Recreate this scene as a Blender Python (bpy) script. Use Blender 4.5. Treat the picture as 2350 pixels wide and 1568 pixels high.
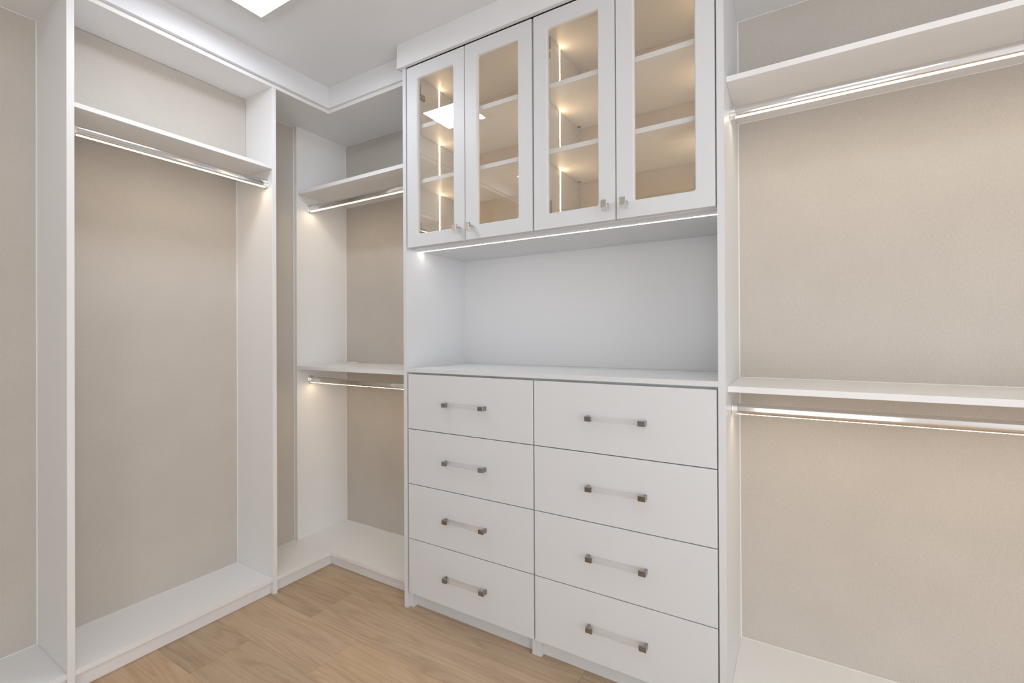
import bpy, bmesh, math, random
from mathutils import Matrix, Vector

# ------------------------------------------------------------------ scene reset
for o in list(bpy.data.objects):
    bpy.data.objects.remove(o, do_unlink=True)
SC = bpy.context.scene
COL = SC.collection
random.seed(7)

# ------------------------------------------------------------------ camera
W_PX = 2350.0
F_PX, CX, CY = 1073.175, 1177.712, 768.554
YAW, PITCH, ROLL = 0.54325, 0.00294, -0.00455
cam_data = bpy.data.cameras.new('camera')
cam_data.sensor_fit = 'HORIZONTAL'
cam_data.sensor_width = 36.0
cam_data.lens = F_PX / W_PX * 36.0
cam_data.shift_x = (1175.0 - CX) / W_PX
cam_data.shift_y = (CY - 784.0) / W_PX
cam_data.clip_start = 0.05
cam = bpy.data.objects.new('camera', cam_data)
COL.objects.link(cam)
Fv = Vector((-math.sin(YAW) * math.cos(PITCH), math.cos(YAW) * math.cos(PITCH), math.sin(PITCH)))
Rv = Vector((math.cos(YAW), math.sin(YAW), 0))
Uv = Rv.cross(Fv)
R2 = Rv * math.cos(ROLL) + Uv * math.sin(ROLL)
U2 = Uv * math.cos(ROLL) - Rv * math.sin(ROLL)
M = Matrix.Identity(4)
for i in range(3):
    M[i][0], M[i][1], M[i][2] = R2[i], U2[i], -Fv[i]
M[0][3], M[1][3], M[2][3] = 0.0, 0.0, 1.29
cam.matrix_world = M
SC.camera = cam

# ------------------------------------------------------------------ light levels and exposure
SC.view_settings.view_transform = 'Standard'
SC.view_settings.look = 'None'
SC.view_settings.gamma = 1.0
SC.view_settings.use_curve_mapping = False
SC.view_settings.exposure = 0.09
PANEL_RADIANCE = (26.0, 7.0, 19.0) # ceiling panels: left bays, then two added unseen fills, right and far left
WORLD_FILL = 2.75 # world light as fill, through added openings beside and behind the camera
PANEL_COLOUR = (0.93, 1.0, 1.10) 
LED_RADIANCE = 16.5 # strips on the rods
LED_COLOUR = (1.0, 0.78, 0.50) 
CAB_LED_COLOUR = (1.0, 0.69, 0.39) 
CAB_LED_RADIANCE = 47.0 
NICHE_LED_RADIANCE = 45.0 
NICHE_LED_COLOUR = (1.0, 0.97, 0.92) 
world = bpy.data.worlds.new('world')
SC.world = world
world.use_nodes = True
world.node_tree.nodes['Background'].inputs[0].default_value = (0.985, 1.0, 1.03, 1)
world.node_tree.nodes['Background'].inputs[1].default_value = WORLD_FILL

# ------------------------------------------------------------------ dimensions (metres)
XA, YB = -2.5681, 2.0751                 # wallpapered walls
XF, YF = -2.2447, 1.7165                 # front edges of the shallow bays
Y1, Y1B = 0.6100, 0.6318                 # first divider
Y2, Y2B = 1.3842, 1.4050                 # second divider
T = 0.0195
Y3 = 1.6437                              # front of the drawer tower
X3, X3I = -1.6056, -1.5853               # left tower side
X4, X4B = -0.2163, -0.1940               # right tower side
XC1, XCM, XC2 = -0.9217, -0.9014, -0.8811
ZTOP, ZTOPB, ZC = 2.5469, 2.5676, 2.6824
ZD, ZDB = 0.0826, 0.0635
XK, YK = -2.2704, 1.7446                 # toe kicks
XP = -2.5393                             # corner side panel
XV, YV = -2.2259, 1.7033                 # fascia front faces
ZCT, ZCB = 1.1397, 1.1213                # counter
ZU = 1.7077                              # underside of the glass cabinets
YN = 2.1042                              # back of the open niche
YS, YK2 = 1.6655, 1.6888
YR = 1.7000                              # shelf fronts of the right bay
X_RIGHT = 1.85
ROOM_X, ROOM_Y = 2.2, -1.35

# ------------------------------------------------------------------ materials
def new_mat(name):
    m = bpy.data.materials.new(name)
    m.use_nodes = True
    nt = m.node_tree
    return m, nt, nt.nodes['Principled BSDF']

def white_mat(name, col, rough, bump=0.0, coat=0.0):
    m, nt, b = new_mat(name)
    tc = nt.nodes.new('ShaderNodeTexCoord')
    n = nt.nodes.new('ShaderNodeTexNoise'); n.inputs['Scale'].default_value = 2.3; n.inputs['Detail'].default_value = 2
    nt.links.new(tc.outputs['Object'], n.inputs['Vector'])
    mx = nt.nodes.new('ShaderNodeMix'); mx.data_type = 'RGBA'
    mx.inputs[6].default_value = (col[0] * .985, col[1] * .985, col[2] * .985, 1)
    mx.inputs[7].default_value = (*col, 1)
    nt.links.new(n.outputs['Fac'], mx.inputs[0])
    nt.links.new(mx.outputs[2], b.inputs['Base Color'])
    b.inputs['Roughness'].default_value = rough
    if bump:
        n2 = nt.nodes.new('ShaderNodeTexNoise'); n2.inputs['Scale'].default_value = 420; n2.inputs['Detail'].default_value = 2
        nt.links.new(tc.outputs['Object'], n2.inputs['Vector'])
        bp = nt.nodes.new('ShaderNodeBump'); bp.inputs['Strength'].default_value = bump; bp.inputs['Distance'].default_value = 0.0004
        nt.links.new(n2.outputs['Fac'], bp.inputs['Height'])
        nt.links.new(bp.outputs['Normal'], b.inputs['Normal'])
    return m

M_MEL = white_mat('white_melamine', (0.872, 0.862, 0.852), 0.36, 0.12)
M_LAC = white_mat('white_lacquer', (0.745, 0.752, 0.765), 0.42, 0.0)
M_TRIM = white_mat('white_painted_trim', (0.86, 0.865, 0.88), 0.5, 0.05)
M_CEIL = white_mat('ceiling_paint', (0.865, 0.88, 0.90), 0.9, 0.1)
M_ROOM = white_mat('room_paint', (0.86, 0.855, 0.84), 0.8, 0.1)
M_BEAD = white_mat('sealant', (0.86, 0.84, 0.81), 0.5)
M_FRAME = white_mat('light_frame', (0.74, 0.74, 0.735), 0.5)

def linen():
    m, nt, b = new_mat('linen_wallpaper')
    tc = nt.nodes.new('ShaderNodeTexCoord')
    def noise(sx, sy, sz, detail, scale=1.0):
        mp = nt.nodes.new('ShaderNodeMapping'); mp.inputs['Scale'].default_value = (sx, sy, sz)
        nt.links.new(tc.outputs['Object'], mp.inputs['Vector'])
        n = nt.nodes.new('ShaderNodeTexNoise'); n.inputs['Scale'].default_value = scale; n.inputs['Detail'].default_value = detail
        nt.links.new(mp.outputs[0], n.inputs['Vector'])
        return n.outputs['Fac']
    v = noise(900, 900, 160, 2)      # vertical threads
    h = noise(160, 160, 900, 2)       # horizontal threads
    g = noise(620, 620, 620, 3)     # slub grain
    c = noise(5, 5, 5, 2)
    def math_n(op, a, bb):
        k = nt.nodes.new('ShaderNodeMath'); k.operation = op
        for i, s in enumerate((a, bb)):
            if isinstance(s, (int, float)): k.inputs[i].default_value = s
            else: nt.links.new(s, k.inputs[i])
        return k.outputs[0]
    s = math_n('ADD', math_n('ADD', v, h), math_n('MULTIPLY', g, 1.4))
    s = math_n('MULTIPLY', s, 1 / 3.4)
    ramp = nt.nodes.new('ShaderNodeValToRGB')
    ramp.color_ramp.elements[0].position = 0.36; ramp.color_ramp.elements[0].color = (0.560, 0.512, 0.455, 1)
    ramp.color_ramp.elements[1].position = 0.64; ramp.color_ramp.elements[1].color = (0.680, 0.632, 0.572, 1)
    nt.links.new(s, ramp.inputs[0])
    mx = nt.nodes.new('ShaderNodeMix'); mx.data_type = 'RGBA'; mx.blend_type = 'MULTIPLY'
    mx.inputs[0].default_value = 0.10
    nt.links.new(ramp.outputs[0], mx.inputs[6]); nt.links.new(c, mx.inputs[7])
    nt.links.new(mx.outputs[2], b.inputs['Base Color'])
    b.inputs['Roughness'].default_value = 0.75
    b.inputs['Specular IOR Level'].default_value = 0.25
    bp = nt.nodes.new('ShaderNodeBump'); bp.inputs['Strength'].default_value = 0.35; bp.inputs['Distance'].default_value = 0.0006
    nt.links.new(s, bp.inputs['Height']); nt.links.new(bp.outputs['Normal'], b.inputs['Normal'])
    return m
M_LINEN = linen()

def oak():
    m, nt, b = new_mat('oak_plank')
    L = nt.links.new
    tc = nt.nodes.new('ShaderNodeTexCoord'); oi = nt.nodes.new('ShaderNodeObjectInfo')
    # every plank carries its own grain: the coordinate is shifted by the object's random number
    mul = nt.nodes.new('ShaderNodeVectorMath'); mul.operation = 'SCALE'; mul.inputs[0].default_value = (17.3, 41.7, 5.1)
    L(oi.outputs['Random'], mul.inputs['Scale'])
    add = nt.nodes.new('ShaderNodeVectorMath'); add.operation = 'ADD'
    L(tc.outputs['Object'], add.inputs[0]); L(mul.outputs[0], add.inputs[1])
    def mapped(s):
        mp = nt.nodes.new('ShaderNodeMapping'); mp.inputs['Scale'].default_value = s
        L(add.outputs[0], mp.inputs['Vector']); return mp.outputs[0]
    def noise(s, detail=4, dist=0.0, rough=.55):
        n = nt.nodes.new('ShaderNodeTexNoise'); n.inputs['Scale'].default_value = 1; n.inputs['Detail'].default_value = detail
        n.inputs['Distortion'].default_value = dist; n.inputs['Roughness'].default_value = rough
        L(mapped(s), n.inputs['Vector']); return n.outputs['Fac']
    broad = noise((0.8, 14, 1), 3, 0.5)
    # cathedral rings: contour lines of a stretched smooth noise
    body = noise((0.55, 5.5, 1), 2.0, 0.15)
    k = nt.nodes.new('ShaderNodeMath'); k.operation = 'MULTIPLY'; k.inputs[1].default_value = 95; L(body, k.inputs[0])
    sn = nt.nodes.new('ShaderNodeMath'); sn.operation = 'SINE'; L(k.outputs[0], sn.inputs[0])
    mr = nt.nodes.new('ShaderNodeMapRange'); mr.inputs[1].default_value = -1; mr.inputs[2].default_value = 1
    L(sn.outputs[0], mr.inputs[0])
    fine = noise((6, 190, 1), 5, 0.25, .75)
    pore = noise((12, 700, 1), 2, 0.0, .6)
    def mix(a, bb, f, mode='MIX'):
        x = nt.nodes.new('ShaderNodeMix'); x.data_type = 'RGBA'; x.blend_type = mode
        for sock, val in ((x.inputs[0], f), (x.inputs[6], a), (x.inputs[7], bb)):
            if hasattr(val, 'is_output'): L(val, sock)
            elif isinstance(val, tuple): sock.default_value = (*val, 1)
            else: sock.default_value = val
        return x.outputs[2]
    r1 = nt.nodes.new('ShaderNodeValToRGB')
    r1.color_ramp.elements[0].position = .30; r1.color_ramp.elements[0].color = (0.89, 0.86, 0.83, 1)
    r1.color_ramp.elements[1].position = .70; r1.color_ramp.elements[1].color = (1.06, 1.06, 1.05, 1)
    L(broad, r1.inputs[0])
    r2 = nt.nodes.new('ShaderNodeValToRGB')
    r2.color_ramp.elements[0].position = .30; r2.color_ramp.elements[0].color = (0.84, 0.815, 0.79, 1)
    r2.color_ramp.elements[1].position = .66; r2.color_ramp.elements[1].color = (1.07, 1.07, 1.07, 1)
    L(fine, r2.inputs[0])
    r3 = nt.nodes.new('ShaderNodeValToRGB')
    r3.color_ramp.elements[0].position = .0; r3.color_ramp.elements[0].color = (0.90, 0.87, 0.84, 1)
    r3.color_ramp.elements[1].position = .55; r3.color_ramp.elements[1].color = (1.03, 1.03, 1.03, 1)
    L(mr.outputs[0], r3.inputs[0])
    r4 = nt.nodes.new('ShaderNodeValToRGB')
    r4.color_ramp.elements[0].position = .30; r4.color_ramp.elements[0].color = (0.84, 0.81, 0.78, 1)
    r4.color_ramp.elements[1].position = .42; r4.color_ramp.elements[1].color = (1, 1, 1, 1)
    L(pore, r4.inputs[0])
    c = mix(oi.outputs['Color'], r1.outputs[0], 1.0, 'MULTIPLY')
    c = mix(c, r2.outputs[0], .9, 'MULTIPLY')
    c = mix(c, r3.outputs[0], .8, 'MULTIPLY')
    c = mix(c, r4.outputs[0], .7, 'MULTIPLY')
    L(c, b.inputs['Base Color'])
    b.inputs['Roughness'].default_value = 0.5
    b.inputs['Specular IOR Level'].default_value = 0.35
    bp = nt.nodes.new('ShaderNodeBump'); bp.inputs['Strength'].default_value = 0.15; bp.inputs['Distance'].default_value = 0.0005
    L(fine, bp.inputs['Height']); L(bp.outputs['Normal'], b.inputs['Normal'])
    return m
M_OAK = oak()

def metal(name, col, rough):
    m, nt, b = new_mat(name)
    b.inputs['Base Color'].default_value = (*col, 1); b.inputs['Metallic'].default_value = 1.0
    b.inputs['Roughness'].default_value = rough
    return m
M_CHROME = metal('polished_aluminium', (0.80, 0.79, 0.78), 0.10)
M_CAP = metal('chrome_cap', (0.93, 0.925, 0.92), 0.08)
M_NICKEL = metal('satin_nickel', (0.34, 0.33, 0.32), 0.16)
M_HINGE = metal('hinge_steel', (0.42, 0.38, 0.32), 0.3)
m, nt, b = new_mat('subfloor'); b.inputs['Base Color'].default_value = (0.26, 0.19, 0.13, 1); M_SUB = m
m, nt, b = new_mat('dark_bore'); b.inputs['Base Color'].default_value = (0.16, 0.13, 0.10, 1); M_BORE = m

def clear_mat(name, tint, ior, rough=0.0):
    """thin clear sheet: passes light straight through, mirrors by Fresnel"""
    m = bpy.data.materials.new(name); m.use_nodes = True
    nt = m.node_tree; nt.nodes.clear()
    out = nt.nodes.new('ShaderNodeOutputMaterial'); mix = nt.nodes.new('ShaderNodeMixShader')
    tr = nt.nodes.new('ShaderNodeBsdfTransparent'); tr.inputs[0].default_value = (*tint, 1)
    gl = nt.nodes.new('ShaderNodeBsdfGlossy')
    gl.inputs['Roughness'].default_value = rough; gl.inputs['Color'].default_value = (1, 1, 1, 1)
    fr = nt.nodes.new('ShaderNodeFresnel'); fr.inputs['IOR'].default_value = ior
    ge = nt.nodes.new('ShaderNodeNewGeometry')          # same Fresnel curve on both sides of the sheet
    io = nt.nodes.new('ShaderNodeMix'); io.data_type = 'FLOAT'
    io.inputs[2].default_value = ior; io.inputs[3].default_value = 1.0 / ior
    nt.links.new(ge.outputs['Backfacing'], io.inputs[0]); nt.links.new(io.outputs[0], fr.inputs['IOR'])
    nt.links.new(fr.outputs[0], mix.inputs[0]); nt.links.new(tr.outputs[0], mix.inputs[1]); nt.links.new(gl.outputs[0], mix.inputs[2])
    nt.links.new(mix.outputs[0], out.inputs[0])
    return m
M_GLASS = clear_mat('clear_glass', (0.97, 0.97, 0.96), 1.75)
def acrylic_mat():
    """solid clear acrylic: part refracts, part lets light straight through so that its shadow stays soft"""
    m = bpy.data.materials.new('clear_acrylic'); m.use_nodes = True
    nt = m.node_tree; nt.nodes.clear()
    out = nt.nodes.new('ShaderNodeOutputMaterial'); mix = nt.nodes.new('ShaderNodeMixShader'); mix.inputs[0].default_value = 0.32
    tr = nt.nodes.new('ShaderNodeBsdfTransparent')
    gl = nt.nodes.new('ShaderNodeBsdfGlass'); gl.inputs['IOR'].default_value = 1.49; gl.inputs['Roughness'].default_value = 0.0
    nt.links.new(tr.outputs[0], mix.inputs[1]); nt.links.new(gl.outputs[0], mix.inputs[2]); nt.links.new(mix.outputs[0], out.inputs[0])
    return m
M_ACRYL = acrylic_mat()

def emit_mat(name, col, strength):
    m = bpy.data.materials.new(name); m.use_nodes = True
    nt = m.node_tree; nt.nodes.clear()
    out = nt.nodes.new('ShaderNodeOutputMaterial'); em = nt.nodes.new('ShaderNodeEmission')
    em.inputs[0].default_value = (*col, 1); em.inputs[1].default_value = strength
    nt.links.new(em.outputs[0], out.inputs[0])
    return m
M_PANELS = [emit_mat('panel_diffuser', PANEL_COLOUR, v) for v in PANEL_RADIANCE]
M_LED = emit_mat('rod_light', LED_COLOUR, LED_RADIANCE)
M_LEDC = emit_mat('cabinet_light', CAB_LED_COLOUR, CAB_LED_RADIANCE)
M_LEDN = emit_mat('niche_light', NICHE_LED_COLOUR, NICHE_LED_RADIANCE)

# ------------------------------------------------------------------ helpers
def obj(name, bm, mat, parent=None, loc=None):
    me = bpy.data.meshes.new(name)
    bm.normal_update(); bm.to_mesh(me); bm.free()
    if mat: me.materials.append(mat)
    o = bpy.data.objects.new(name, me); COL.objects.link(o)
    if parent: o.parent = parent
    if loc: o.location = loc
    return o

def add_box(bm, x0, x1, y0, y1, z0, z1, bev=0.0):
    vs = [bm.verts.new((x, y, z)) for x in (x0, x1) for y in (y0, y1) for z in (z0, z1)]
    idx = [(0, 1, 3, 2), (4, 6, 7, 5), (0, 4, 5, 1), (2, 3, 7, 6), (0, 2, 6, 4), (1, 5, 7, 3)]
    fs = [bm.faces.new([vs[i] for i in f]) for f in idx]
    if bev > 0:
        es = {e for f in fs for e in f.edges}
        bmesh.ops.bevel(bm, geom=list(es), offset=bev, segments=2, profile=0.6, affect='EDGES')
    return bm

def box(x0, x1, y0, y1, z0, z1, bev=0.0):
    return add_box(bmesh.new(), x0, x1, y0, y1, z0, z1, bev)

def smooth(o, ang=0.6):
    for p in o.data.polygons: p.use_smooth = True
    try:
        o.data.set_sharp_from_angle(angle=ang)
    except Exception:
        pass
    return o

def thing(name, label, cat, loc, group=None):
    o = bpy.data.objects.new(name, None); COL.objects.link(o)
    o.empty_display_size = 0.05
    o.location = loc
    o['label'] = label; o['category'] = cat
    if group: o['group'] = group
    return o

class Root:
    """a thing whose parts are given in world coordinates"""
    def __init__(self, name, label, cat, loc, group=None):
        self.e = thing(name, label, cat, loc, group); self.loc = Vector(loc)
    def part(self, name, bm, mat, parent=None, label=None):
        bmesh.ops.translate(bm, verts=bm.verts, vec=-self.loc)
        o = obj(name, bm, mat, parent or self.e)
        if label: o['label'] = label
        return o

def struct(name, bm, mat, parent=None):
    o = obj(name, bm, mat, parent)
    o['kind'] = 'structure'
    return o

def ring_extrude(bm, ring, axis, a0, a1, caps=True):
    """ring: list of (p, q) in the plane across axis; extruded from a0 to a1"""
    def pt(a, p, q):
        return {'X': (a, p, q), 'Y': (p, a, q), 'Z': (p, q, a)}[axis]
    v0 = [bm.verts.new(pt(a0, p, q)) for p, q in ring]
    v1 = [bm.verts.new(pt(a1, p, q)) for p, q in ring]
    n = len(ring)
    for i in range(n):
        j = (i + 1) % n
        bm.faces.new((v0[i], v0[j], v1[j], v1[i]))
    if caps:
        bm.faces.new(v0[::-1]); bm.faces.new(v1)
    bmesh.ops.recalc_face_normals(bm, faces=bm.faces)
    return bm

# ------------------------------------------------------------------ the room
fl = struct('floor', box(XA - .05, ROOM_X + .05, ROOM_Y - .05, YB + .10, -0.10, -0.014), M_SUB)
TONES = {'grey': (0.495, 0.378, 0.268), 'mid': (0.555, 0.420, 0.296), 'pale': (0.590, 0.448, 0.314),
         'tan': (0.615, 0.454, 0.302), 'deep': (0.47, 0.34, 0.225)}
rows = []                                            # oak boards run along X
seam0, bw = 1.5900, 0.2318
visible = {                                          # joints read from the photograph
    -1: [(-2.6, 'mid'), (-0.70, 'grey'), (1.2, 'mid')],
    0: [(-2.6, 'grey'), (-1.914, 'mid'), (-0.766, 'pale'), (0.9, 'mid')],
    1: [(-2.6, 'mid'), (-1.602, 'tan'), (-0.2, 'grey'), (1.3, 'mid')],
    2: [(-2.6, 'grey'), (-1.997, 'mid'), (-0.75, 'pale'), (0.8, 'mid')],
    3: [(-2.6, 'tan'), (-1.35, 'mid'), (0.3, 'grey')],
}
r = -2
while True:
    y1 = seam0 - r * bw; y0 = y1 - bw
    if y1 < ROOM_Y: break
    if y0 < YB + .1:
        segs = visible.get(r)
        if not segs:
            x = -2.6; segs = []
            while x < ROOM_X:
                segs.append((x, random.choice(list(TONES)))); x += random.uniform(1.1, 1.7)
        rows.append((r, max(y0, ROOM_Y), min(y1, YB + .08), segs))
    r += 1
for r, y0, y1, segs in rows:
    for i, (xs, tone) in enumerate(segs):
        x0 = max(xs, XA - .03)
        x1 = segs[i + 1][0] if i + 1 < len(segs) else ROOM_X + .04
        if x1 - x0 < .05 or y1 - y0 < .03: continue
        g = 0.00030
        bm = box(x0 + g, x1 - g, y0 + g, y1 - g, -0.014, 0.0, 0.0003)
        p = obj('plank', bm, M_OAK, fl)
        k = random.uniform(.97, 1.03)
        p.color = (TONES[tone][0] * k, TONES[tone][1] * k, TONES[tone][2] * k, 1)

struct('wall_left', box(XA - .10, XA, ROOM_Y - .10, YB + .14, 0, ZC), M_LINEN)
# back wall with the shallow recess behind the open niche
bm = bmesh.new()
add_box(bm, XA, X3I - .0030, YB, YB + .14, 0, ZC)
add_box(bm, X4 + .003, ROOM_X, YB, YB + .14, 0, ZC)
add_box(bm, X3I - .003, X4 + .003, YB, YB + .14, 0, ZCB)
add_box(bm, X3I - .003, X4 + .003, YB, YB + .14, ZU + .002, ZC)
add_box(bm, X3I - .003, X4 + .003, YN + .006, YB + .14, ZCB, ZU + .002)
struct('wall_back', bm, M_LINEN)
bm = bmesh.new()                                     # right wall; its wide opening is invented to let fill light in
RY0, RY1, RZT = -1.30, 0.60, 2.60
add_box(bm, ROOM_X, ROOM_X + .1, ROOM_Y - .10, RY0, 0, ZC); add_box(bm, ROOM_X, ROOM_X + .1, RY1, YB + .14, 0, ZC)
add_box(bm, ROOM_X, ROOM_X + .1, RY0, RY1, RZT, ZC)
struct('wall_right', bm, M_ROOM)
bm = bmesh.new()                                     # the wall behind the camera; its cased doorway is added for fill light
DX0, DX1, DZT = -0.30, 0.70, 2.10
add_box(bm, XA, DX0, ROOM_Y - .10, ROOM_Y, 0, ZC); add_box(bm, DX1, ROOM_X, ROOM_Y - .10, ROOM_Y, 0, ZC)
add_box(bm, DX0, DX1, ROOM_Y - .10, ROOM_Y, DZT, ZC)
struct('wall_front', bm, M_ROOM)
bm = bmesh.new()  # casing of the added doorway
for a in ((DX0 - .07, DX0, 0, DZT), (DX1, DX1 + .07, 0, DZT), (DX0 - .07, DX1 + .07, DZT, DZT + .07)):
    add_box(bm, a[0], a[1], ROOM_Y, ROOM_Y + .015, a[2], a[3])
struct('trim_4', bm, M_TRIM)
struct('ceiling', box(XA - .1, ROOM_X + .1, ROOM_Y - .1, YB + .14, ZC, ZC + .1), M_CEIL)

# fascia boards between the top boards and the ceiling (L-shaped run), then the crown of the tower
TF = 0.018
bm = bmesh.new()
pts = [(XV, -0.60), (XV, YV), (X3 - .0003, YV), (X3 - .0003, YV + TF), (XV - TF, YV + TF), (XV - TF, -0.60)]
ring_extrude(bm, pts, 'Z', ZTOPB, ZC)
struct('trim_1', bm, M_TRIM)
XCR, YCR, ZCR = -1.6243, 1.6260, 2.5700
bm = bmesh.new()
pts = [(XCR, YCR), (X_RIGHT, YCR), (X_RIGHT, YCR + TF), (XCR + TF, YCR + TF), (XCR + TF, YV), (XCR, YV)]
pts = [(XCR, YCR), (X4B + .018, YCR), (X4B + .018, YV), (X4B + .0003, YV), (X4B + .0003, Y3 - .0003), (X3 - .0003, Y3 - .0003), (X3 - .0003, YV), (XCR, YV)]
ring_extrude(bm, pts, 'Z', ZCR, ZC)
struct('trim_2', bm, M_TRIM)
struct('trim_3', box(X4B + .0185, ROOM_X, YR - .012, YR - .012 + TF, ZTOPB, ZC), M_TRIM)

# ------------------------------------------------------------------ left bays
BV = 0.0008
def bead(segs, w=0.004):
    bm = bmesh.new()
    for a in segs: add_box(bm, *a)
    return bm

Y0 = -0.55
far_bay = Root('wardrobe_bay', 'white open wardrobe bay at the far left edge, cut off by the photo frame', 'wardrobe', (XF, 0.03, 0))
far_bay.part('side_panel', box(XA + .0005, XF, Y0 - .02, Y0, 0, ZTOP, BV), M_MEL)
far_bay.part('bottom_shelf', box(XA + .0005, XF, Y0 + .0003, Y1 - .0003, ZDB, ZD, BV), M_MEL)
far_bay.part('top_board', box(XA + .0005, XF, Y0 - .02, Y1, ZTOP, ZTOPB), M_MEL)
far_bay.part('toe_kick', box(XK - .016, XK, Y0 + .0003, Y1 - .0003, 0, ZDB), M_MEL)
far_bay.part('sealant_bead', bead([(XA, XA + .004, Y1 - .004, Y1 - .0002, ZD, ZTOP), (XA, XA + .003, Y0, Y1, ZTOP - .003, ZTOP - .0002),
                                   (XA, XA + .003, Y0, Y1, ZD + .0002, ZD + .003)]), M_BEAD)

bay = Root('wardrobe_bay', 'tall white wardrobe bay on the left with one high shelf above its lit rod', 'wardrobe', (XF, 1.0, 0))
bay.part('side_panel', box(XA + .0005, XF, Y1, Y1B, 0, ZTOP - .0002, BV), M_MEL)
bay.part('side_panel', box(XA + .0005, XF, Y2, Y2B, 0, ZTOP - .0002, BV), M_MEL)
bay.part('bottom_shelf', box(XA + .0005, XF, Y1B + .0003, Y2 - .0003, ZDB, ZD, BV), M_MEL)
bay.part('toe_kick', box(XK - .016, XK, Y1B + .0003, Y2 - .0003, 0, ZDB), M_MEL)
bay.part('top_board', box(XA + .0005, XF, Y1, Y2B, ZTOP, ZTOPB), M_MEL)
bay.part('shelf', box(XA + .0005, -2.2472, Y1B + .0003, Y2 - .0003, 2.1350, 2.1528, BV), M_MEL)
bay.part('back_panel', box(XA + .0005, -2.4820, Y1B + .0003, Y2 - .0015, 2.1530, ZTOP - .0018), M_LINEN,
         label='linen covered back board above the shelf')
bay.part('sealant_bead', bead([(XA, XA + .004, Y2 - .004, Y2 - .0002, ZD, 2.134), (XA, XA + .004, Y1B + .0002, Y1B + .004, ZD, 2.134),
                               (XA, XA + .002, Y1B, Y2, ZD + .0002, ZD + .002)]), M_BEAD)

corner = Root('corner_wardrobe', 'white L-shaped corner wardrobe bay with two shelves and two lit rods', 'wardrobe', (XF, YF, 0))
corner.part('side_panel', box(XA + .0005, XP, YF, YB - .0005, ZD + .0002, ZTOP - .0002, BV), M_MEL)
corner.part('bottom_shelf', box(XA + .0005, XF, Y2B + .0003, YF - .0003, ZDB, ZD, BV), M_MEL)
corner.part('bottom_shelf', box(XA + .0005, X3 - .0003, YF, YB - .0005, ZDB, ZD, BV), M_MEL)
corner.part('top_board', box(XA + .0005, XF, Y2B + .0002, YF - .0006, ZTOP, ZTOPB), M_MEL)
corner.part('top_board', box(XA + .0005, X3 - .0003, YF, YB - .0005, ZTOP, ZTOPB), M_MEL)
corner.part('toe_kick', box(XK - .016, XK, Y2B + .0003, YK, 0, ZDB), M_MEL)
corner.part('toe_kick', box(XK + .0006, X3 - .0003, YK, YK + .016, 0, ZDB), M_MEL)
corner.part('shelf', box(XP + .0003, X3 - .0003, 1.7227, YB - .0005, 2.1390, 2.1595, BV), M_MEL, label='upper shelf')
corner.part('shelf', box(XP + .0003, X3 - .0003, 1.7188, YB - .0005, 1.0975, 1.1175, BV), M_MEL, label='middle shelf')
corner.part('sealant_bead', bead([(XA, XA + .004, YF - .004, YF - .0002, ZD, ZTOP), (XP, XP + .004, YB - .004, YB - .0002, 1.1177, 2.1388),
                                  (XP, XP + .004, YB - .004, YB - .0002, 2.1597, ZTOP), (XP, XP + .004, YB - .004, YB - .0002, ZD, 1.0973),
                                  (XP, X3, YB - .003, YB - .0002, ZTOP - .003, ZTOP - .0002), (XA, XA + .003, Y2B, YF, ZTOP - .003, ZTOP - .0002),
                                  (XP, X3, YB - .003, YB - .0002, ZD + .0002, ZD + .003), (XP, X3, YB - .003, YB - .0002, 1.1177, 1.1205),
                                  (XP, X3, YB - .003, YB - .0002, 2.136, 2.1388)]), M_BEAD)

brk = Root('shelf_bracket', 'small flat white bracket at the back of the middle corner shelf', 'bracket', (-2.50, 2.03, 1.1177))
brk.part('plate', box(-2.536, -2.496, 2.030, 2.070, 1.1177, 1.1275, .001), M_BEAD)
brk.part('plate', box(-2.492, -2.418, 2.052, 2.0715, 1.1177, 1.1275, .001), M_BEAD)

# ------------------------------------------------------------------ right bay
rb = Root('wardrobe_bay', 'wide white double-hanging wardrobe bay right of the drawers', 'wardrobe', (X4B, YR, 0))
rb.part('side_panel', box(X_RIGHT, X_RIGHT + .02, YR, YB - .0005, 0, ZTOP, BV), M_MEL)
rb.part('bottom_shelf', box(X4B + .0003, X_RIGHT - .0003, YR - .004, YB - .0005, ZDB, ZD, BV), M_MEL)
rb.part('toe_kick', box(X4B + .0003, X_RIGHT - .0003, YR + .024, YR + .040, 0, ZDB), M_MEL)
rb.part('top_board', box(X4B + .0003, X_RIGHT + .02, YR + .007, YB - .0005, ZTOP, ZTOPB), M_MEL)
rb.part('shelf', box(X4B + .0003, X_RIGHT - .0003, 1.7094, YB - .0005, 2.1376, 2.1565, BV), M_MEL, label='upper shelf')
rb.part('shelf', box(X4B + .0003, X_RIGHT - .0003, 1.7000, YB - .0005, 1.1007, 1.1204, BV), M_MEL, label='middle shelf')
rb.part('sealant_bead', bead([(X4B, X4B + .004, YB - .004, YB - .0002, 1.1206, 2.1374), (X4B, X4B + .004, YB - .004, YB - .0002, 2.1567, ZTOP),
                              (X4B, X4B + .004, YB - .004, YB - .0002, ZD, 1.1005),
                              (X4B, X_RIGHT, YB - .003, YB - .0002, ZTOP - .003, ZTOP - .0002),
                              (X4B, X_RIGHT, YB - .003, YB - .0002, ZD + .0002, ZD + .0025), (X4B, X_RIGHT, YB - .003, YB - .0002, 1.1206, 1.1235),
                              (X4B, X_RIGHT, YB - .003, YB - .0002, 2.1345, 2.1374)]), M_BEAD)

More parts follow.
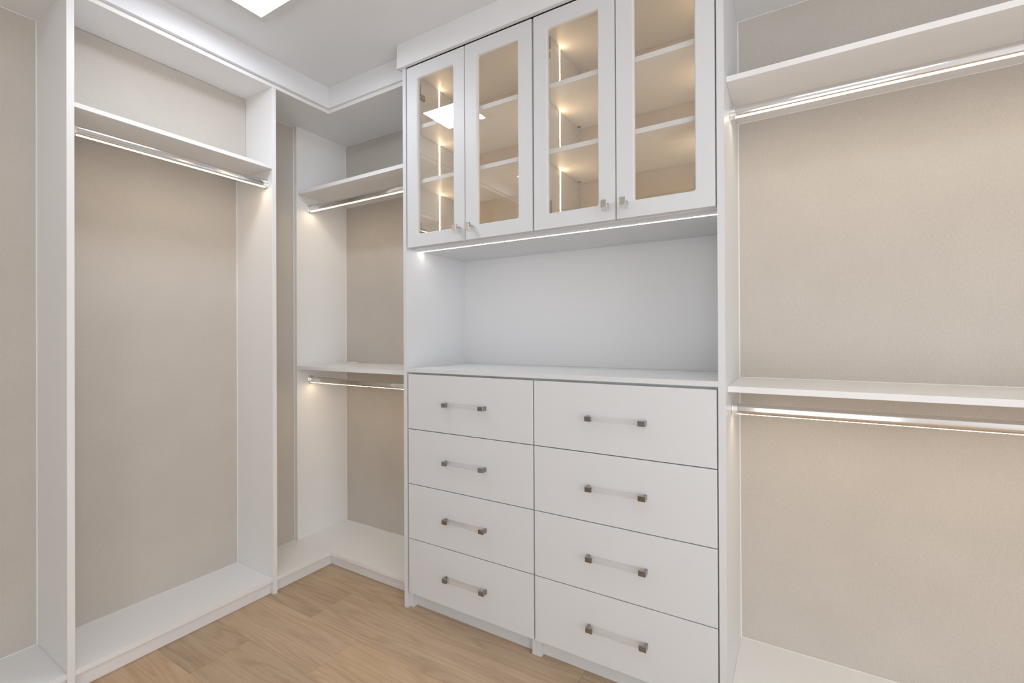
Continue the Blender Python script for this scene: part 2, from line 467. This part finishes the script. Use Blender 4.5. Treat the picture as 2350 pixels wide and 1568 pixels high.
# ------------------------------------------------------------------ closet rods
def rod(axis, a0, a1, c, z, label):
    """oval lit rod from a0 to a1 along axis; c is the other horizontal coordinate"""
    loc = (a0, c, z) if axis == 'X' else (c, a0, z)
    rt = thing('closet_rod', label, 'closet rod', loc, 'lit chrome hanging rods')
    n = a1 - a0
    def ring(w, h, dz=0, lo=None, N=40):
        out = []
        for i in range(N):
            t = 2 * math.pi * i / N
            x = w * math.copysign(abs(math.cos(t)) ** .75, math.cos(t)); y = h * math.copysign(abs(math.sin(t)) ** .85, math.sin(t)) + dz
            if lo is not None: y = max(y, lo)
            out.append((x, y))
        return out
    bm = ring_extrude(bmesh.new(), ring(.0140, .0190, 0, -.0162), axis, 0.012, n - 0.012)
    smooth(obj('tube', bm, M_CHROME, rt), .7)
    lens = []
    for i in range(13):
        t = math.pi + math.pi * i / 12
        lens.append((.0074 * math.cos(t), -.0160 + .0022 * math.sin(t)))
    bm = ring_extrude(bmesh.new(), lens, axis, 0.0135, n - 0.0135)
    smooth(obj('light_strip', bm, M_LED, rt), .7)
    for s in (0, 1):
        bm = bmesh.new()
        e = 0.0004 if s == 0 else n - 0.0004
        d = 1 if s == 0 else -1
        ring_extrude(bm, ring(.0188, .0245), axis, e, e + d * .0030)
        ring_extrude(bm, ring(.0160, .0212), axis, e + d * .0030, e + d * .0140)
        ring_extrude(bm, ring(.0168, .0222), axis, e + d * .0140, e + d * .0165)
        smooth(obj('end_cap', bm, M_CAP, rt), .7)
    return rt
rod('Y', Y1B, Y2, -2.296, 2.0665, 'lit chrome closet rod of the tall left wardrobe bay')
rod('X', XP, X3, 1.808, 2.0720, 'upper lit chrome closet rod in the corner bay')
rod('X', XP, X3, 1.808, 1.0305, 'lower lit chrome closet rod in the corner bay')
rod('X', X4B, X_RIGHT, 1.821, 2.0760, 'upper lit chrome closet rod in the bay right of the drawers')
rod('X', X4B, X_RIGHT, 1.817, 1.0310, 'lower lit chrome closet rod in the bay right of the drawers')

# ------------------------------------------------------------------ drawer tower
tower = Root('tower_frame', 'white full-height frame around the drawers and glass cabinets, with open niche', 'cabinet frame', (-.91, Y3, 0))
tower.part('side_panel', box(X3, X3I, Y3, YB - .0005, 0, ZC - .0005, BV), M_LAC)
tower.part('side_panel', box(X4, X4B, Y3, YB - .0005, 0, ZC - .0005, BV), M_LAC)
tower.part('back_panel', box(X3I - .002, X4 + .002, YN, YN + .0055, ZCT + .0003, ZU - .0003), M_LAC)
for xa in (X3I - .0028, X4):
    tower.part('reveal_strip', box(xa, xa + .0028, YB - .0003, YN - .0002, ZCT + .0003, ZU - .0003), M_LAC)

counter = Root('countertop', 'white countertop across both drawer stacks under the open niche', 'countertop', (-.9, Y3, ZCB))
counter.part('top_board', box(X3I + .0003, X4 - .0003, Y3, YN - .0003, ZCB, ZCT, BV), M_LAC)

DZ0, DZ1 = 0.0755, 1.1121
rowh = (DZ1 - DZ0) / 4
def handle(parent, root, xc, zc, L=0.2230):
    """metal end brackets with a clear acrylic bar between them"""
    w, h, p = 0.0255, 0.0180, 0.0300
    y0 = Y3 - p
    z0, z1 = zc - h / 2, zc + h / 2
    for s in (-1, 1):
        xo = xc + s * L / 2
        xi = xo - s * w
        bm = bmesh.new()
        xl = xo - s * 0.0085
        pts = [(xo, y0), (xi, y0), (xi, y0 + .0075), (xl, y0 + .0075), (xl, Y3 - .0002), (xo, Y3 - .0002)]
        ring_extrude(bm, pts, 'Z', z0, z1)
        bmesh.ops.bevel(bm, geom=list(bm.edges), offset=.0004, segments=1, affect='EDGES')
        root.part('handle_bracket', bm, M_NICKEL, parent)
    a, c = xc - L / 2 + .0087, xc + L / 2 - .0087
    root.part('handle_bar', box(a, c, y0 + .0078, Y3 - .0045, z0 + .0006, z1 - .0006, .0006), M_ACRYL, parent, 'clear acrylic bar')

def chest(x0, x1, cx0, cx1, label, half):
    c = Root('drawer_chest', label, 'drawers', ((x0 + x1) / 2, Y3, 0), 'four-drawer chests under the countertop')
    c.part('carcass_side', box(cx0, cx0 + .0200, YS, YB - .001, 0, ZCB - .0003), M_LAC)
    c.part('carcass_side', box(cx1 - .0200, cx1, YS, YB - .001, 0, ZCB - .0003), M_LAC)
    c.part('toe_kick', box(cx0 + .0203, cx1 - .0203, YK2, YK2 + .016, 0, .0755), M_LAC)
    c.part('bottom_board', box(cx0 + .0203, cx1 - .0203, YS, YB - .001, .0758, .0940), M_LAC)
    c.part('rail', box(cx0 + .0203, cx1 - .0203, YS + .004, YS + .080, ZCB - .0190, ZCB - .0003), M_LAC)
    for r in range(4):
        z1 = DZ1 - r * rowh - (.0016 if r else 0); z0 = DZ1 - (r + 1) * rowh + (.0016 if r < 3 else 0)
        d = c.part('drawer', box(x0, x1, Y3, Y3 + .0190, z0, z1, .0013), M_LAC)
        handle(d, c, (x0 + x1) / 2, (z0 + z1) / 2)
        bx = bmesh.new()                                        # the drawer's box behind its front
        a, b2 = cx0 + .034, cx1 - .034
        add_box(bx, a, a + .014, Y3 + .0195, 2.03, z0 + .03, z1 - .035); add_box(bx, b2 - .014, b2, Y3 + .0195, 2.03, z0 + .03, z1 - .035)
        add_box(bx, a + .0142, b2 - .0142, 2.016, 2.03, z0 + .03, z1 - .035); add_box(bx, a + .0142, b2 - .0142, Y3 + .0195, 2.0155, z0 + .03, z0 + .038)
        c.part('drawer_box', bx, M_LAC, d)
    return c
chest(-1.5762, -0.9025, X3I + .0003, XCM - .0002, 'four-drawer white chest nearer the corner, its drawers the narrower ones', 0)
chest(-0.8966, -0.2209, XCM + .0002, X4 - .0003, 'four-drawer white chest beside the right bay, directly left of its side panel', 1)

# ------------------------------------------------------------------ glass cabinets
CZT, CZT2 = 2.5570, 2.5755
def rounded_rect(x0, x1, z0, z1, r, n=5):
    out = []
    for cx, cz, a0 in ((x1 - r, z1 - r, 0), (x0 + r, z1 - r, 90), (x0 + r, z0 + r, 180), (x1 - r, z0 + r, 270)):
        for i in range(n + 1):
            a = math.radians(a0 + 90 * i / n)
            out.append((cx + r * math.cos(a), cz + r * math.sin(a)))
    return out

def door_frame_bm(x0, x1, z0, z1, ox0, ox1, oz0, oz1):
    """flat frame with a bevelled, round-cornered opening"""
    bm = bmesh.new()
    n = 5
    def layer(y, inner, outer_in=0.0):
        vi = [bm.verts.new((x, y, z)) for x, z in inner]
        oc = rounded_rect(x0 + outer_in, x1 - outer_in, z0 + outer_in, z1 - outer_in, .0012, n)
        vo = [bm.verts.new((x, y, z)) for x, z in oc]
        return vi, vo
    yf, yb = Y3, Y3 + .0190
    in_f = rounded_rect(ox0 - .0035, ox1 + .0035, oz0 - .0035, oz1 + .0035, .0105, n)
    in_m = rounded_rect(ox0, ox1, oz0, oz1, .007, n)
    i1, o1 = layer(yf, in_f, .0010)
    i2, o2 = layer(yf + .0040, in_m, 0)
    i3, o3 = layer(yb, in_m, 0)
    k = len(i1)
    def strip(a, b2, flip=False):
        for i in range(k):
            j = (i + 1) % k
            f = (a[i], a[j], b2[j], b2[i])
            bm.faces.new(f[::-1] if flip else f)
    strip(i1, o1); strip(i1, i2); strip(i2, i3); strip(o1, o2); strip(o2, o3); strip(i3, o3)
    bmesh.ops.recalc_face_normals(bm, faces=bm.faces)
    return bm

def door(c, x0, x1, ox0, ox1, hinge_side, knob_side, label):
    z0, z1, oz0, oz1 = 1.7115, 2.5655, 1.7725, 2.5010
    d = c.part('door', door_frame_bm(x0, x1, z0, z1, ox0, ox1, oz0, oz1), M_LAC)
    c.part('glass_pane', box(ox0 - .0001, ox1 + .0001, Y3 + .0125, Y3 + .0160, oz0 - .0001, oz1 + .0001), M_GLASS, d)
    # knob: nickel angle over a clear acrylic block, upright
    kx = x1 - .032 if knob_side > 0 else x0 + .0335
    kz1, kz0 = 1.7790, 1.7515
    bm = bmesh.new()
    pts = [(Y3 - .0375, kz1), (Y3 - .0375, kz0), (Y3 - .0300, kz0), (Y3 - .0300, kz1 - .0090), (Y3 - .0002, kz1 - .0090), (Y3 - .0002, kz1)]
    ring_extrude(bm, pts, 'X', kx - .0105, kx + .0105)
    bmesh.ops.bevel(bm, geom=list(bm.edges), offset=.0005, segments=1, affect='EDGES')
    c.part('knob_cap', bm, M_CAP, d, 'polished chrome angle of the knob')
    c.part('knob_block', box(kx - .0103, kx + .0103, Y3 - .0297, Y3 - .0003, 1.7440, kz1 - .0093, .0006), M_ACRYL, d, 'clear acrylic block of the knob')
    # concealed hinges
    hx = x0 if hinge_side < 0 else x1
    s = 1 if hinge_side < 0 else -1
    for hz in (1.8020, 2.4560):
        bm = bmesh.new()
        add_box(bm, hx + s * .0240, hx + s * .0680, Y3 + .0193, Y3 + .0240, hz - .026, hz + .026, .001)
        add_box(bm, hx + s * .0280, hx + s * .0420, Y3 + .0241, Y3 + .0420, hz - .009, hz + .009, .001)
        add_box(bm, hx + s * .0185, hx + s * .0300, Y3 + .0400, Y3 + .0980, hz - .012, hz + .012, .001)
        c.part('hinge', bm, M_HINGE, d)
    return d

def glass_cabinet(x0, x1, doors, label):
    c = Root('glass_cabinet', label, 'cabinet', ((x0 + x1) / 2, Y3, ZU), 'glass-door cabinets above the niche')
    c.part('carcass_side', box(x0, x0 + .0200, YS, YB - .001, ZU + .0195, CZT), M_LAC)
    c.part('carcass_side', box(x1 - .0200, x1, YS, YB - .001, ZU + .0195, CZT), M_LAC)
    c.part('bottom_board', box(x0, x1, YS, YN + .004, ZU, ZU + .0190), M_LAC)
    c.part('top_board', box(x0, x1, YS, YB - .001, CZT, CZT2), M_LAC)
    for zb, zt in ((2.0165, 2.0350), (2.2765, 2.2960)):
        c.part('shelf', box(x0 + .0204, x1 - .0204, 1.6720, YB - .001, zb, zt, BV), M_TRIM)
    for s in (0, 1):                                             # upright light strips let into both sides
        xs = x0 + .0201 if s == 0 else x1 - .0201
        d = 1 if s == 0 else -1
        bm = bmesh.new()
        for za, zb in ((ZU + .0200, 2.0160), (2.0355, 2.2760), (2.2965, CZT - .0004)):
            add_box(bm, min(xs, xs + d * .0006), max(xs, xs + d * .0006), 1.8622, 1.8680, za, zb)
        c.part('light_strip', bm, M_LEDC)
        bm = bmesh.new()                                         # shelf-pin bores and shelf connectors
        for yy in (2.048,):
            for k in range(24):
                z = 1.755 + k * .032
                if any(abs(z - q) < .020 for q in (2.026, 2.286)): continue
                bmesh.ops.create_cone(bm, cap_ends=True, segments=10, radius1=.0026, radius2=.0026, depth=.0008,
                                      matrix=Matrix.Translation((xs + d * .0004, yy, z)) @ Matrix.Rotation(math.pi / 2, 4, 'Y'))
        o = c.part('pin_bore', bm, M_BORE); o['kind'] = 'stuff'
        for zz in (2.0163, 2.2763):
            bm = bmesh.new()
            bmesh.ops.create_cone(bm, cap_ends=True, segments=16, radius1=.0075, radius2=.0075, depth=.0012,
                                  matrix=Matrix.Translation((xs + d * .012, 2.050, zz - .0004)))
            c.part('cam_lock', bm, M_BORE)
    for a in doors: door(c, *a)
    return c
glass_cabinet(X3I + .0003, XCM - .0003,
              [(-1.5788, -1.2381, -1.5130, -1.3010, -1, 1, ''), (-1.2345, -0.9009, -1.1705, -0.9668, 1, -1, '')],
              'white glass-door cabinet pair on the left, next to the corner bay')
glass_cabinet(XCM + .0003, X4 - .0003,
              [(-0.8931, -0.5572, -0.8320, -0.6225, -1, 1, ''), (-0.5535, -0.2209, -0.4885, -0.2835, 1, -1, '')],
              'white glass-door cabinet pair on the right, beside the wide hanging bay')

ls = Root('light_strip', 'long thin warm light strip under the glass cabinets', 'strip light', (-.9, 1.7457, ZU))
ls.part('diffuser', box(X3I + .0010, X4 - .0010, 1.7443, 1.7476, ZU - .0008, ZU - .0002), M_LEDN)

# ------------------------------------------------------------------ ceiling fixtures
def panel_light(x0, x1, y0, y1, label, mat):
    c = Root('ceiling_light', label, 'ceiling light', ((x0 + x1) / 2, (y0 + y1) / 2, ZC))
    fr, zb = .028, 2.6550
    c.part('mounting_box', box(x0 - fr - .010, x1 + fr + .010, y0 - fr - .010, y1 + fr + .010, zb + .012, ZC - .0003), M_FRAME)
    bm = bmesh.new()
    add_box(bm, x0 - fr, x0, y0 - fr, y1 + fr, zb, zb + .0117); add_box(bm, x1, x1 + fr, y0 - fr, y1 + fr, zb, zb + .0117)
    add_box(bm, x0, x1, y0 - fr, y0, zb, zb + .0117); add_box(bm, x0, x1, y1, y1 + fr, zb, zb + .0117)
    c.part('frame', bm, M_FRAME)
    c.part('diffuser', box(x0 + .0002, x1 - .0002, y0 + .0002, y1 - .0002, zb + .0008, zb + .0110), mat)
panel_light(-1.943, -1.650, 0.904, 1.152, 'square white ceiling light panel above the left bays, lit', M_PANELS[0])
panel_light(0.02, 0.60, 0.45, 0.75, 'long white fill light panel added on the ceiling toward the right bay, out of frame', M_PANELS[1])  # unseen lamp, added to light the right side
panel_light(-2.03, -1.83, -0.34, -0.12, 'small white fill light panel added above the far left bay, out of frame', M_PANELS[2])  # unseen lamp, added to brighten the far left wall

v = Root('ceiling_vent', 'white louvred air vent in the ceiling, seen mirrored in the rightmost glass door', 'air vent', (-.66, .0, ZC))
bm = bmesh.new()
vx0, vx1, vy0, vy1 = -0.80, -0.54, -0.12, 0.10
add_box(bm, vx0 - .025, vx0, vy0 - .025, vy1 + .025, ZC - .008, ZC - .0003); add_box(bm, vx1, vx1 + .025, vy0 - .025, vy1 + .025, ZC - .008, ZC - .0003)
add_box(bm, vx0, vx1, vy0 - .025, vy0, ZC - .008, ZC - .0003); add_box(bm, vx0, vx1, vy1, vy1 + .025, ZC - .008, ZC - .0003)
v.part('frame', bm, M_TRIM)
v.part('duct_opening', box(vx0, vx1, vy0, vy1, ZC - .0012, ZC - .0004), M_BORE)
for k in range(5):
    y = vy0 + .022 + k * .044
    bm = bmesh.new()
    ring_extrude(bm, [(y - .010, ZC - .013), (y + .008, ZC - .004), (y + .008, ZC - .0026), (y - .010, ZC - .0116)], 'X', vx0 + .001, vx1 - .001)
    v.part('slat', bm, M_TRIM)
